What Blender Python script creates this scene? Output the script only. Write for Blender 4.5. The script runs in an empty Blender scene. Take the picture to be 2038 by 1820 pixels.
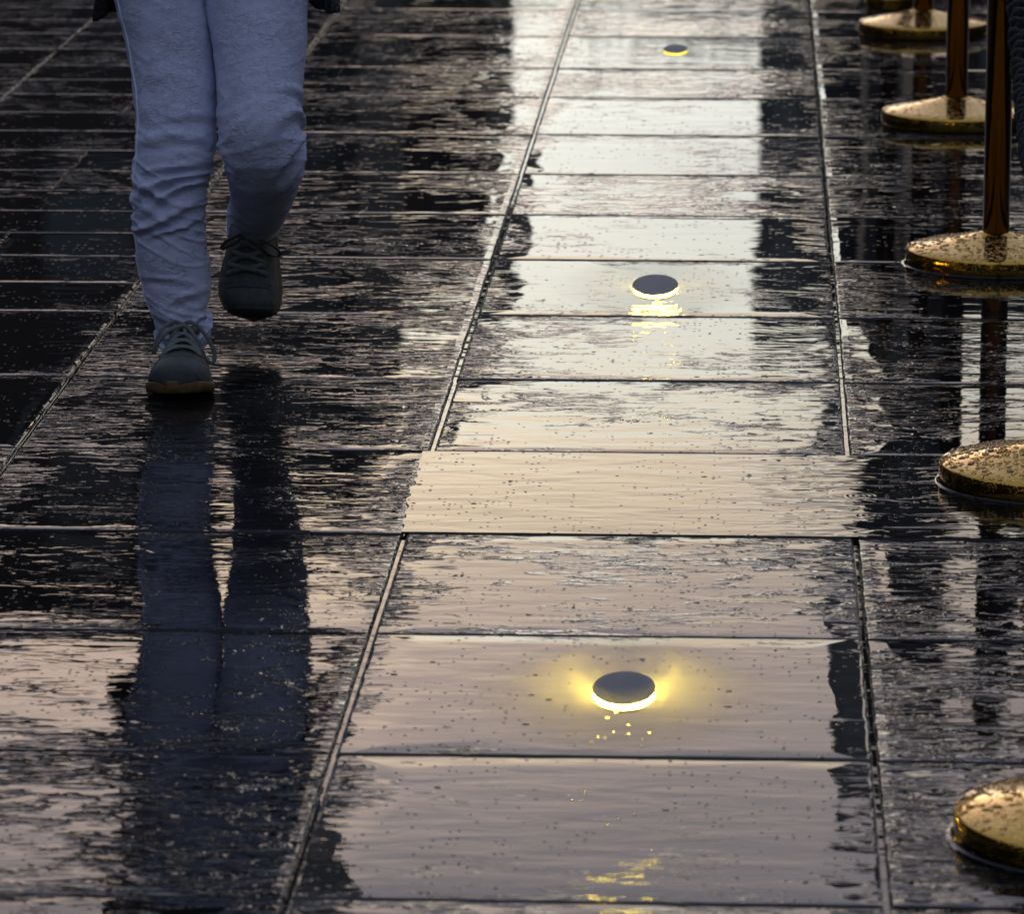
import bpy, bmesh, math, random
from mathutils import Vector, Matrix, Euler, noise
R = math.radians
random.seed(7)
scene = bpy.context.scene
COL = scene.collection

# ------------------------------------------------------------------ camera
F_PX, PITCH, YAW, CAM_H = 9630.0, 0.20846, 0.0502, 1.64      # measured on a 2038 px wide frame
FW = Vector((-math.sin(YAW) * math.cos(PITCH), math.cos(YAW) * math.cos(PITCH), -math.sin(PITCH)))
RT = Vector((math.cos(YAW), math.sin(YAW), 0.0))
UP = Vector((-math.sin(YAW) * math.sin(PITCH), math.cos(YAW) * math.sin(PITCH), math.cos(PITCH)))
cam_data = bpy.data.cameras.new('camera')
cam = bpy.data.objects.new('camera', cam_data); COL.objects.link(cam)
cam.matrix_world = Matrix(((RT.x, UP.x, -FW.x, 0), (RT.y, UP.y, -FW.y, 0), (RT.z, UP.z, -FW.z, CAM_H), (0, 0, 0, 1)))
cam_data.sensor_width = 36.0
cam_data.lens = F_PX / 2038 * 36.0
cam_data.clip_start, cam_data.clip_end = 0.1, 2000.0
cam_data.dof.use_dof = True
cam_data.dof.focus_distance = 8.05
cam_data.dof.aperture_fstop = 11.0
cam_data.dof.aperture_blades = 8
scene.camera = cam

# ------------------------------------------------------------------ sky, sun, exposure
SUN_AZ, SUN_EL = R(-10), R(5)            # dusk sun, low behind the row of houses ahead
world = bpy.data.worlds.new('World'); scene.world = world; world.use_nodes = True
wn, wl = world.node_tree.nodes, world.node_tree.links
for n in list(wn): wn.remove(n)
wo = wn.new('ShaderNodeOutputWorld'); bg = wn.new('ShaderNodeBackground'); wl.new(bg.outputs[0], wo.inputs[0])
sky = wn.new('ShaderNodeTexSky'); sky.sky_type = 'NISHITA'; sky.sun_disc = False
sky.sun_elevation = SUN_EL; sky.sun_rotation = SUN_AZ
sky.air_density, sky.dust_density, sky.ozone_density = 1.0, 2.0, 2.0
bw = wn.new('ShaderNodeRGBToBW'); wl.new(sky.outputs[0], bw.inputs[0])
veil = wn.new('ShaderNodeMix'); veil.data_type = 'RGBA'; veil.inputs[0].default_value = 0.5   # thin overcast greys the sky
wl.new(sky.outputs[0], veil.inputs[6]); wl.new(bw.outputs[0], veil.inputs[7])
tc = wn.new('ShaderNodeTexCoord'); mp = wn.new('ShaderNodeMapping'); mp.inputs['Scale'].default_value = (2.2, 2.2, 9.0)
cn = wn.new('ShaderNodeTexNoise'); cn.inputs['Scale'].default_value = 2.6; cn.inputs['Detail'].default_value = 5
wl.new(tc.outputs['Generated'], mp.inputs[0]); wl.new(mp.outputs[0], cn.inputs['Vector'])
cr = wn.new('ShaderNodeMapRange'); cr.inputs[1].default_value = 0.3; cr.inputs[2].default_value = 0.7
cr.inputs[3].default_value = 0.8; cr.inputs[4].default_value = 1.2
wl.new(cn.outputs[0], cr.inputs[0])
cm = wn.new('ShaderNodeVectorMath'); cm.operation = 'SCALE'
wl.new(veil.outputs[2], cm.inputs[0]); wl.new(cr.outputs[0], cm.inputs['Scale'])
# the thin cloud deck: cool near the horizon, cream and mauve higher up, a little grey-blue light from every side
sx = wn.new('ShaderNodeSeparateXYZ'); wl.new(tc.outputs['Generated'], sx.inputs[0])
z2 = wn.new('ShaderNodeMath'); z2.operation = 'MULTIPLY'; wl.new(sx.outputs[2], z2.inputs[0]); z2.inputs[1].default_value = 2.0
rp = wn.new('ShaderNodeValToRGB'); wl.new(z2.outputs[0], rp.inputs[0]); rp.color_ramp.interpolation = 'EASE'
stops = ((0.10, (.50, .60, .74)), (0.28, (.60, .71, .79)), (0.36, (.84, .96, .97)), (0.43, (1.02, .91, .70)), (0.50, (.86, .72, .64)), (0.60, (.64, .57, .57)), (1.0, (.58, .60, .70)))
while len(rp.color_ramp.elements) < len(stops): rp.color_ramp.elements.new(0.5)
for el_, (p_, c_) in zip(rp.color_ramp.elements, stops): el_.position = p_; el_.color = (*c_, 1)
tint = wn.new('ShaderNodeVectorMath'); tint.operation = 'MULTIPLY'
wl.new(cm.outputs[0], tint.inputs[0]); wl.new(rp.outputs[0], tint.inputs[1])
lift = wn.new('ShaderNodeVectorMath'); lift.operation = 'ADD'; wl.new(tint.outputs[0], lift.inputs[0]); lift.inputs[1].default_value = (1.7, 1.9, 2.6)
wl.new(lift.outputs[0], bg.inputs[0]); bg.inputs[1].default_value = 0.15
sun_data = bpy.data.lights.new('sun', 'SUN'); sun = bpy.data.objects.new('sun', sun_data); COL.objects.link(sun)
sun_data.energy, sun_data.angle, sun_data.color = 0.6, R(10), (1.0, 0.86, 0.7)
sdir = Vector((math.sin(SUN_AZ) * math.cos(SUN_EL), math.cos(SUN_AZ) * math.cos(SUN_EL), math.sin(SUN_EL)))
sun.rotation_euler = sdir.to_track_quat('Z', 'Y').to_euler(); sun.location = sdir * 100
vs = scene.view_settings
vs.view_transform, vs.look, vs.gamma, vs.exposure, vs.use_curve_mapping = 'Standard', 'None', 1.0, 0.0, False
scene.cycles.use_denoising = True
scene.cycles.max_bounces = 6

# ------------------------------------------------------------------ helpers
def at(x, y, Y):
    """point of the place seen at photo position x, y (2038 px wide frame) whose distance along the street is Y"""
    d = FW * F_PX + RT * (x - 1019) - UP * (y - 910)
    return d * (Y / d.y) + Vector((0, 0, CAM_H))

def mesh_obj(name, verts, faces, mat, parent=None, smooth=True):
    me = bpy.data.meshes.new(name); me.from_pydata([tuple(v) for v in verts], [], faces)
    if mat is not None: me.materials.append(mat)
    if smooth: me.polygons.foreach_set('use_smooth', [True] * len(me.polygons))
    me.update()
    o = bpy.data.objects.new(name, me); COL.objects.link(o)
    if parent is not None: o.parent = parent
    return o

def empty(name, loc=(0, 0, 0)):
    o = bpy.data.objects.new(name, None); COL.objects.link(o); o.location = loc; o.empty_display_size = 0.1
    return o

def tag(o, label=None, cat=None, group=None, kind=None):
    if label: o['label'] = label
    if cat: o['category'] = cat
    if group: o['group'] = group
    if kind: o['kind'] = kind
    return o

class MB:
    def __init__(s): s.v, s.f = [], []
    def add(s, verts, faces):
        b = len(s.v); s.v += [Vector(p) for p in verts]; s.f += [tuple(i + b for i in q) for q in faces]
    def box(s, x0, x1, y0, y1, z0, z1):
        s.add([(x0, y0, z0), (x1, y0, z0), (x1, y1, z0), (x0, y1, z0), (x0, y0, z1), (x1, y0, z1), (x1, y1, z1), (x0, y1, z1)],
              [(3, 2, 1, 0), (4, 5, 6, 7), (0, 1, 5, 4), (1, 2, 6, 5), (2, 3, 7, 6), (3, 0, 4, 7)])
    def lathe(s, prof, n=48, sx=1.0, sy=1.0, caps=True):
        vs_, fs = [], []
        for r, z in prof:
            for i in range(n):
                a = 2 * math.pi * i / n; vs_.append((r * math.cos(a) * sx, r * math.sin(a) * sy, z))
        for k in range(len(prof) - 1):
            for i in range(n):
                j = (i + 1) % n; fs.append((k * n + i, k * n + j, (k + 1) * n + j, (k + 1) * n + i))
        if caps:
            fs.append(tuple(reversed(range(n)))); fs.append(tuple((len(prof) - 1) * n + i for i in range(n)))
        s.add(vs_, fs)
    def tube(s, pts, rad, n=10, flat=1.0, hint=Vector((0, 0, 1)), cap=True):
        pts = [Vector(p) for p in pts]; N = len(pts); vs_, fs = [], []
        for k, p in enumerate(pts):
            t = (pts[min(k + 1, N - 1)] - pts[max(k - 1, 0)]).normalized()
            h = hint(k / (N - 1)) if callable(hint) else hint
            a = h - t * h.dot(t)
            if a.length < 1e-4: a = Vector((1, 0, 0)) - t * t.x
            a.normalize(); b = t.cross(a)
            r = rad(k / (N - 1)) if callable(rad) else rad
            for i in range(n):
                g = 2 * math.pi * i / n
                vs_.append(p + a * (math.sin(g) * r * flat) + b * (math.cos(g) * r))
        for k in range(N - 1):
            for i in range(n):
                j = (i + 1) % n; fs.append((k * n + i, k * n + j, (k + 1) * n + j, (k + 1) * n + i))
        if cap:
            fs.append(tuple(reversed(range(n)))); fs.append(tuple((N - 1) * n + i for i in range(n)))
        s.add(vs_, fs)
    def build(s, name, mat, parent=None, smooth=True): return mesh_obj(name, s.v, s.f, mat, parent, smooth)

def catmull(ctrl, n):
    """ctrl: list of equal-length number tuples; n samples"""
    out, m = [], len(ctrl)
    for k in range(n):
        u = k / (n - 1) * (m - 1); i = min(int(u), m - 2); t = u - i
        p0, p1, p2, p3 = ctrl[max(i - 1, 0)], ctrl[i], ctrl[i + 1], ctrl[min(i + 2, m - 1)]
        out.append(tuple(0.5 * (2 * b + (c - a) * t + (2 * a - 5 * b + 4 * c - d) * t * t + (3 * b - a - 3 * c + d) * t ** 3)
                         for a, b, c, d in zip(p0, p1, p2, p3)))
    return out

def smooth01(a, b, x):
    t = min(max((x - a) / (b - a), 0), 1); return t * t * (3 - 2 * t)

# ------------------------------------------------------------------ materials
class NT:
    def __init__(s, name):
        s.m = bpy.data.materials.new(name); s.m.use_nodes = True
        s.n, s.l = s.m.node_tree.nodes, s.m.node_tree.links
        s.b = s.n['Principled BSDF']
    def node(s, kind, **kw):
        n = s.n.new('ShaderNode' + kind)
        for k, v in kw.items(): setattr(n, k, v)
        return n
    def put(s, sock, v):
        if hasattr(v, 'is_output') or isinstance(v, bpy.types.NodeSocket): s.l.new(v, sock)
        else: sock.default_value = v
    def math(s, op, a, b=None, c=None, clamp=False):
        n = s.node('Math', operation=op); n.use_clamp = clamp
        s.put(n.inputs[0], a)
        if b is not None: s.put(n.inputs[1], b)
        if c is not None: s.put(n.inputs[2], c)
        return n.outputs[0]
    def mapr(s, v, a, b, c, d, smooth=False):
        n = s.node('MapRange'); n.interpolation_type = 'SMOOTHSTEP' if smooth else 'LINEAR'
        for i, x in enumerate((v, a, b, c, d)): s.put(n.inputs[i], x)
        return n.outputs[0]
    def noise(s, vec, scale, detail=3, rough=0.5, dist=0.0):
        n = s.node('TexNoise'); s.put(n.inputs['Vector'], vec); n.inputs['Scale'].default_value = scale
        n.inputs['Detail'].default_value = detail; n.inputs['Roughness'].default_value = rough; n.inputs['Distortion'].default_value = dist
        return n.outputs[0]
    def vor(s, vec, scale, feature='F1', rnd=1.0):
        n = s.node('TexVoronoi', feature=feature); s.put(n.inputs['Vector'], vec); n.inputs['Scale'].default_value = scale
        n.inputs['Randomness'].default_value = rnd
        return n
    def vmap(s, vec, scale=(1, 1, 1), loc=None):
        n = s.node('Mapping'); s.put(n.inputs[0], vec); n.inputs['Scale'].default_value = scale
        if loc is not None: s.put(n.inputs['Location'], loc)
        return n.outputs[0]
    def bump(s, h, dist=1.0, strength=1.0):
        n = s.node('Bump'); s.put(n.inputs['Height'], h); n.inputs['Distance'].default_value = dist; n.inputs['Strength'].default_value = strength
        return n.outputs[0]
    def mixc(s, f, a, b):
        n = s.node('Mix', data_type='RGBA'); s.put(n.inputs[0], f)
        s.put(n.inputs[6], a); s.put(n.inputs[7], b); return n.outputs[2]
    def set(s, **kw):
        for k, v in kw.items(): s.put(s.b.inputs[k.replace('_', ' ')], v)
        return s.m

def wet_stone(name, base_level=0.0, rings=(), wave=False):
    """dark riven stone under a rain film: water stands wherever the relief is lower than the local water level"""
    t = NT(name)
    geo = t.node('NewGeometry'); pos = geo.outputs['Position']
    oi = t.node('ObjectInfo')
    wet = t.node('Attribute', attribute_type='OBJECT', attribute_name='wet').outputs['Fac']
    rel = t.node('Attribute', attribute_type='OBJECT', attribute_name='relief').outputs['Fac']
    off = t.node('CombineXYZ'); t.l.new(t.math('MULTIPLY', oi.outputs['Random'], 37.0), off.inputs[2])
    vec = t.node('VectorMath', operation='ADD'); t.l.new(pos, vec.inputs[0]); t.l.new(off.outputs[0], vec.inputs[1]); vec = vec.outputs[0]
    crs = t.node('Attribute', attribute_type='OBJECT', attribute_name='coarse').outputs['Fac']
    sc_ = t.node('VectorMath', operation='SCALE'); t.l.new(vec, sc_.inputs[0]); t.l.new(crs, sc_.inputs['Scale']); vec = sc_.outputs[0]
    str_ = t.vmap(vec, (0.38, 1.0, 1.0))
    ridg = t.noise(str_, 43.0, 2, 0.40, 0.5)                    # riven ridges, a few cm long across the street
    fine = t.noise(t.vmap(vec, (0.7, 1, 1)), 120.0, 1, 0.5)
    low = t.noise(vec, 3.2, 2, 0.5)
    def specks(scale, keep, size):          # single grains and pebbles standing out of the film
        v = t.vor(vec, scale); sepc = t.node('SeparateColor'); t.l.new(v.outputs['Color'], sepc.inputs[0])
        return t.math('MULTIPLY', t.mapr(v.outputs['Distance'], 0.0, size, 1.0, 0.0, True), t.math('GREATER_THAN', sepc.outputs[0], t.mapr(t.noise(vec, 7.0, 2), 0.35, 0.65, 1.02, keep)))
    # relief in metres
    h = t.math('MULTIPLY', ridg, 0.0026)
    h = t.math('MULTIPLY_ADD', fine, 0.00016, h)
    h = t.math('MULTIPLY_ADD', low, 0.0030, h)
    h = t.math('MULTIPLY', t.math('SUBTRACT', h, 0.00291), rel)
    vein = t.noise(t.vmap(vec, (0.34, 1.0, 1.0)), 26.0, 3, 0.55, 1.4)
    vein = t.mapr(t.math('ABSOLUTE', t.math('SUBTRACT', vein, 0.5)), 0.0, 0.045, 1.0, 0.0, True)       # thin riven edges standing out of the film
    vein = t.math('MULTIPLY', vein, t.mapr(t.noise(vec, 5.0, 3, 0.6), 0.44, 0.62, 0.0, 1.0, True))
    h = t.math('MULTIPLY_ADD', t.math('MULTIPLY', vein, rel), 0.0011, h)
    lvl = t.math('ADD', t.math('MULTIPLY_ADD', wet, 0.0024, -0.0013), base_level)
    loc = t.node('SeparateXYZ'); t.l.new(t.node('TexCoord').outputs['Object'], loc.inputs[0])          # stones are slightly proud along their edges
    eg = t.math('MAXIMUM', t.math('ABSOLUTE', loc.outputs[0]), t.math('SUBTRACT', t.math('ABSOLUTE', loc.outputs[1]), 0.02))
    eg = t.math('MULTIPLY', t.mapr(t.math('ADD', eg, t.math('MULTIPLY', t.math('SUBTRACT', low, 0.5), 0.22)), 0.40, 0.50, 0.0, 0.0010, True), t.math('LESS_THAN', eg, 0.52))
    lvl = t.math('SUBTRACT', lvl, eg)
    rip = t.noise(t.vmap(vec, (0.35, 1, 1)), 17.0, 3, 0.5, 0.4)
    lvl2 = t.math('MULTIPLY_ADD', rip, 0.00058, t.math('SUBTRACT', lvl, 0.00028))
    if wave:                        # rain and run-off ruffle the water towards the barrier posts
        sx_ = t.node('SeparateXYZ'); t.l.new(pos, sx_.inputs[0])
        lvl2 = t.math('MULTIPLY_ADD', t.noise(t.vmap(vec, (0.3, 1, 1)), 32.0, 2, 0.5, 0.6), t.mapr(sx_.outputs[0], -0.12, 0.2, 0.0, 0.0016, True), lvl2)
    for (rx, ry, amp) in rings:
        d = t.node('VectorMath', operation='DISTANCE'); t.l.new(pos, d.inputs[0]); d.inputs[1].default_value = (rx, ry, 0.0)
        w = t.math('SINE', t.math('MULTIPLY', d.outputs['Value'], 700.0))
        fall = t.mapr(d.outputs['Value'], 0.008, 0.036, amp, 0.0, True)
        lvl2 = t.math('MULTIPLY_ADD', w, fall, lvl2)
    sm = t.node('Math', operation='SMOOTH_MAX'); t.l.new(h, sm.inputs[0]); t.l.new(lvl2, sm.inputs[1]); sm.inputs[2].default_value = 0.0002
    under = t.mapr(t.math('SUBTRACT', lvl2, h), -0.0003, 0.0003, 0.0, 1.0, True)
    s1, s2 = specks(42.0, 0.87, 0.25), specks(105.0, 0.72, 0.34)
    hh = t.math('MULTIPLY_ADD', s2, 0.0006, t.math('MULTIPLY_ADD', s1, 0.0013, sm.outputs[0]))
    grit = t.math('MAXIMUM', t.math('MULTIPLY', s1, 3.0, clamp=True), t.math('MULTIPLY', s2, 3.0, clamp=True))
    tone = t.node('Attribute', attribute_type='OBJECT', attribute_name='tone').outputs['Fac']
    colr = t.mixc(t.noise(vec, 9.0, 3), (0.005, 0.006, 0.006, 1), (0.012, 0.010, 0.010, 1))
    colr = t.mixc(tone, colr, t.mixc(t.noise(vec, 30.0, 4), (0.035, 0.035, 0.032, 1), (0.065, 0.062, 0.055, 1)))      # middle band coloured paler so the lamps' glow shows on it
    t.set(Base_Color=colr, IOR=1.34, Specular_IOR_Level=t.mapr(grit, 0, 1, 0.5, 0.05), Roughness=t.math('MAXIMUM', t.mapr(under, 0, 1, 0.04, 0.015), t.math('MULTIPLY', grit, 0.5)), Normal=t.bump(hh))
    return t.m

M_SLAB = wet_stone('wet_slab')
M_BED = wet_stone('wet_joint_bed', 0.0012)
M_PUDDLE = wet_stone('puddle_water', 0.0, wave=True, rings=((0.172, 7.47, 0.00004), (0.185, 7.33, 0.00002), (0.02, 6.53, 0.00003)))

def simple(name, col, rough=0.5, metal=0.0, **kw):
    t = NT(name); t.set(Base_Color=(*col, 1), Roughness=rough, Metallic=metal, **kw); return t

def brass_mat(wet=True):
    t = NT('wet_brass' if wet else 'brass'); tcd = t.node('TexCoord').outputs['Object']
    n = t.noise(t.vmap(tcd, (1, 1, 0.15)), 30, 4)
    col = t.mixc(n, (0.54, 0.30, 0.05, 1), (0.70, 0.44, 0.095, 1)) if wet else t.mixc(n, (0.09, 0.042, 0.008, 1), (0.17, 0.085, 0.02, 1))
    tarn = t.mapr(t.noise(tcd, 70, 4, 0.65), 0.55, 0.70, 0, 0.35)
    col = t.mixc(tarn, col, (0.10, 0.065, 0.025, 1))
    t.set(Base_Color=col, Metallic=1.0, Roughness=t.mapr(n, 0.3, 0.7, 0.08, 0.15))
    d = t.vor(tcd, 230).outputs['Distance']
    h = t.math('MULTIPLY', t.math('POWER', t.mapr(d, 0, 0.45, 1, 0), 0.6), t.mapr(t.noise(tcd, 60, 2), 0.45, 0.55, 0, 1))
    if wet: t.set(Normal=t.bump(h, 0.0007))
    return t.m
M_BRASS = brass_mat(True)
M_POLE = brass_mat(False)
M_WATER = NT('water_drop').set(Base_Color=(1, 1, 1, 1), Roughness=0.0, IOR=1.33, Transmission_Weight=1.0)

def fabric_trouser():
    t = NT('lavender_trouser_cloth'); p = t.node('TexCoord').outputs['Object']
    v1 = t.noise(t.vmap(p, (1, 1, 1.25)), 62, 3, 0.55, 1.9)
    scroll = t.mapr(t.math('ABSOLUTE', t.math('SUBTRACT', v1, 0.5)), 0.0, 0.05, 1.0, 0.0, True)     # woven scroll lines
    v2 = t.noise(t.vmap(p, (.75, .75, 1.3)), 75, 3, 0.55, 1.2)
    patch = t.mapr(t.noise(p, 16, 2), 0.36, 0.56, 0.35, 1.0, True)
    h = t.math('MULTIPLY_ADD', t.math('MULTIPLY', scroll, patch), 0.0006, t.math('MULTIPLY', t.math('MULTIPLY', v2, patch), 0.0038))
    weave = t.noise(p, 1400, 1)
    h = t.math('MULTIPLY_ADD', weave, 0.0002, h)
    col = t.mixc(t.noise(p, 8, 3), (0.50, 0.55, 0.74, 1), (0.61, 0.65, 0.83, 1))
    col = t.mixc(t.math('MULTIPLY', scroll, t.math('MULTIPLY', patch, 0.25)), col, (0.46, 0.50, 0.66, 1))
    t.set(Base_Color=col, Roughness=0.85, Normal=t.bump(h), Sheen_Weight=0.12, Sheen_Roughness=0.5, Specular_IOR_Level=0.25)
    return t.m
M_TROUSER = fabric_trouser()

M_SEAM = NT('pale_seam').set(Base_Color=(0.72, 0.74, 0.88, 1), Roughness=0.8)

def knit(name, c0, c1, sc=260.0):
    t = NT(name); p = t.node('TexCoord').outputs['Object']
    w = t.node('TexWave', wave_type='BANDS', bands_direction='X'); t.l.new(p, w.inputs['Vector']); w.inputs['Scale'].default_value = sc / 6
    w.inputs['Distortion'].default_value = 1.5; w.inputs['Detail'].default_value = 2
    v = t.vor(t.vmap(p, (1, 1, 0.6)), sc).outputs['Distance']
    h = t.math('MULTIPLY_ADD', v, -0.003, t.math('MULTIPLY', w.outputs['Fac'], 0.001))
    t.set(Base_Color=t.mixc(v, (*c1, 1), (*c0, 1)), Roughness=0.95, Normal=t.bump(h), Sheen_Weight=0.2, Specular_IOR_Level=0.15)
    return t.m
M_KNIT = knit('charcoal_knit', (0.008, 0.009, 0.011), (0.03, 0.033, 0.04))
M_ROPE = knit('black_braid', (0.003, 0.003, 0.0035), (0.010, 0.010, 0.011), 500)

def canvas(name, c0, c1):
    t = NT(name); p = t.node('TexCoord').outputs['Object']
    n = t.noise(p, 90, 4, 0.6); g = t.noise(p, 900, 2)
    h = t.math('MULTIPLY_ADD', g, 0.0004, t.math('MULTIPLY', n, 0.0005))
    t.set(Base_Color=t.mixc(t.mapr(n, 0.35, 0.65, 0, 1), (*c0, 1), (*c1, 1)), Roughness=t.mapr(n, 0.3, 0.7, 0.45, 0.75), Normal=t.bump(h))
    return t.m
M_SHOE = canvas('grey_green_suede', (0.050, 0.056, 0.053), (0.098, 0.105, 0.098))
M_PANEL = canvas('dark_shoe_panel', (0.040, 0.046, 0.045), (0.075, 0.082, 0.078))
M_TOE = canvas('smooth_toe_cap', (0.032, 0.040, 0.042), (0.055, 0.063, 0.063))
M_GUM = canvas('brown_gum_sole', (0.102, 0.054, 0.022), (0.180, 0.102, 0.042))
M_LACE = canvas('grey_lace', (0.105, 0.118, 0.112), (0.17, 0.185, 0.175))
M_SKIN = canvas('skin', (0.42, 0.26, 0.19), (0.5, 0.32, 0.24))
M_HAIR = canvas('brown_hair', (0.03, 0.018, 0.01), (0.06, 0.035, 0.02))
M_EYE = simple('eye_white', (0.75, 0.73, 0.7), 0.2).m
M_IRIS = simple('iris', (0.05, 0.03, 0.02), 0.2).m
M_LIP = simple('lip', (0.4, 0.14, 0.13), 0.5).m
M_CAP = canvas('graphite_cap', (0.13, 0.14, 0.165), (0.17, 0.18, 0.205))
def glow(name, e): return NT(name).set(Base_Color=(0.9, 0.8, 0.6, 1), Emission_Color=(1.0, 0.70, 0.06, 1), Emission_Strength=e)
M_GLOW, M_GLOW_MID, M_GLOW_FAR = glow('warm_diffuser', 430.0), glow('warm_diffuser_middle', 110.0), glow('warm_diffuser_dim', 5.0)
def mist_mat(name, dens):
    m_ = bpy.data.materials.new(name); m_.use_nodes = True; n_ = m_.node_tree.nodes; n_.remove(n_['Principled BSDF'])
    v_ = n_.new('ShaderNodeVolumePrincipled'); v_.inputs['Color'].default_value = (0.95, 0.95, 0.95, 1); v_.inputs['Density'].default_value = dens; v_.inputs['Anisotropy'].default_value = 0.2
    m_.node_tree.links.new(v_.outputs[0], n_['Material Output'].inputs['Volume']); return m_
M_MIST, M_MIST_THIN = mist_mat('glow_mist', 2.0), mist_mat('thin_glow_mist', 0.8)

def facade(name, c0, c1):
    t = NT(name); p = t.node('TexCoord').outputs['Object']
    n = t.noise(p, 0.6, 5, 0.6)
    t.set(Base_Color=t.mixc(n, (*c0, 1), (*c1, 1)), Roughness=0.85, Normal=t.bump(t.noise(p, 12, 4), 0.01)); return t.m
M_BRICK = facade('dark_brick_render', (0.023, 0.013, 0.010), (0.038, 0.023, 0.018))
M_STONE = facade('sooty_stone', (0.020, 0.020, 0.019), (0.036, 0.035, 0.032))
M_ROOF = facade('slate_roof', (0.013, 0.014, 0.016), (0.023, 0.023, 0.026))
M_PANE = simple('window_pane', (0.012, 0.014, 0.018), 0.05).m
M_FRAME = facade('painted_frame', (0.054, 0.054, 0.052), (0.072, 0.072, 0.068))
M_LEAF = canvas('leaf', (0.03, 0.055, 0.014), (0.055, 0.09, 0.022))
M_BARK = facade('bark', (0.03, 0.022, 0.016), (0.06, 0.045, 0.032))

# ------------------------------------------------------------------ setting: pavement
def grid_sheet(name, xs, ys, z, mat):
    v = [(x, y, z) for y in ys for x in xs]; n = len(xs)
    f = [(j * n + i, j * n + i + 1, (j + 1) * n + i + 1, (j + 1) * n + i) for j in range(len(ys) - 1) for i in range(n - 1)]
    return mesh_obj(name, v, f, mat, None, False)
ground = grid_sheet('ground', [-900, -100, 100, 900], [-900, -60, 140, 900], -0.045, M_SLAB); tag(ground, kind='structure'); ground['wet'] = 0.5; ground['relief'] = 1.0
pavement = grid_sheet('pavement', [-6, -2.6, 0.9, 5], [-4, 4, 16, 22], -0.0062, M_BED); tag(pavement, kind='structure'); pavement['coarse'] = 1.0; ground['coarse'] = 1.0; pavement['wet'] = 0.85; pavement['relief'] = 0.6

def slab_mesh(seed, n=24, soft=False):
    """unit slab: top at z = 0, worn rounded arris, slightly ragged outline (about 150 triangles)"""
    rnd = random.Random(seed); ring = []
    for side in range(4):
        for i in range(n):
            t = i / n - 0.5
            ring.append({0: (t, -0.5), 1: (0.5, t), 2: (-t, 0.5), 3: (-0.5, -t)}[side])
    jit = [rnd.uniform(0, 1) for _ in ring]
    def lay(ins, z, j):
        return [(x * (1 - (ins + j * q) / 0.31) if abs(x) > 0.49 else x * (1 - ins / 0.31), y * (1 - (ins + j * q) / 0.31) if abs(y) > 0.49 else y * (1 - ins / 0.31), z) for (x, y), q in zip(ring, jit)]
    L = [lay(0.0052, 0.0, 0.0030), lay(0.0030, -0.0006, 0.0022), lay(0.0015, -0.0022, 0.0014), lay(0.0005, -0.0052, 0.0006), lay(0.0, -0.04, 0.0)]
    if soft: L = [lay(0.014, 0.0, 0.0030), lay(0.0068, -0.00035, 0.0022)] + [[(x, y, z - 0.0004) for x, y, z in q] for q in L[:1]] + L[1:]
    m = len(ring); v = sum(L, []); f = [tuple(range(m))]
    for k in range(len(L) - 1):
        f += [(k * m + i, (k + 1) * m + i, (k + 1) * m + (i + 1) % m, k * m + (i + 1) % m) for i in range(m)]
    me = bpy.data.meshes.new('slab'); me.from_pydata(v, [], f); me.materials.append(M_SLAB); me.update()
    return me
SLABS = [slab_mesh(s) for s in range(6)]
SOFT = [slab_mesh(s, 16, True) for s in range(6)]      # cushion-edged stones outside the middle band
GAP = 0.0025
def slab(x0, x1, y0, y1, wet, rel, seed, tx=None, ty=None, dz=0.0):
    r = random.Random(seed)
    o = bpy.data.objects.new('slab', (SLABS if x0 == -0.524 else SOFT)[seed % 6]); COL.objects.link(o); o.parent = pavement
    flip = -1 if r.random() < 0.5 else 1
    o.scale = (x1 - x0 - GAP - r.uniform(0, .003), y1 - y0 - GAP - r.uniform(0, .003), 1); o.location = ((x0 + x1) / 2, (y0 + y1) / 2, dz + r.uniform(-0.0008, 0.0))
    o.rotation_euler = (r.uniform(-1, 1) * 0.0022 if tx is None else tx, r.uniform(-1, 1) * 0.002 if ty is None else ty, (math.pi if flip < 0 else 0) + r.uniform(-.0025, .0025))
    o['wet'], o['relief'] = float(wet), float(rel)
    o['coarse'] = 1.0 if y0 < 9.6 else 0.72
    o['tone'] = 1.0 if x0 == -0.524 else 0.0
    return o
ROWS = [4.05, 4.67, 5.294, 5.913, 6.546, 7.174, 7.786, 8.408, 9.046, 9.679, 10.26, 10.842, 11.476, 12.138, 12.711, 13.408, 14.03, 14.65, 15.27]
COLS = [-2.579, -1.894, -1.209, -0.524, 0.161, 0.846, 1.531]
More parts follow.
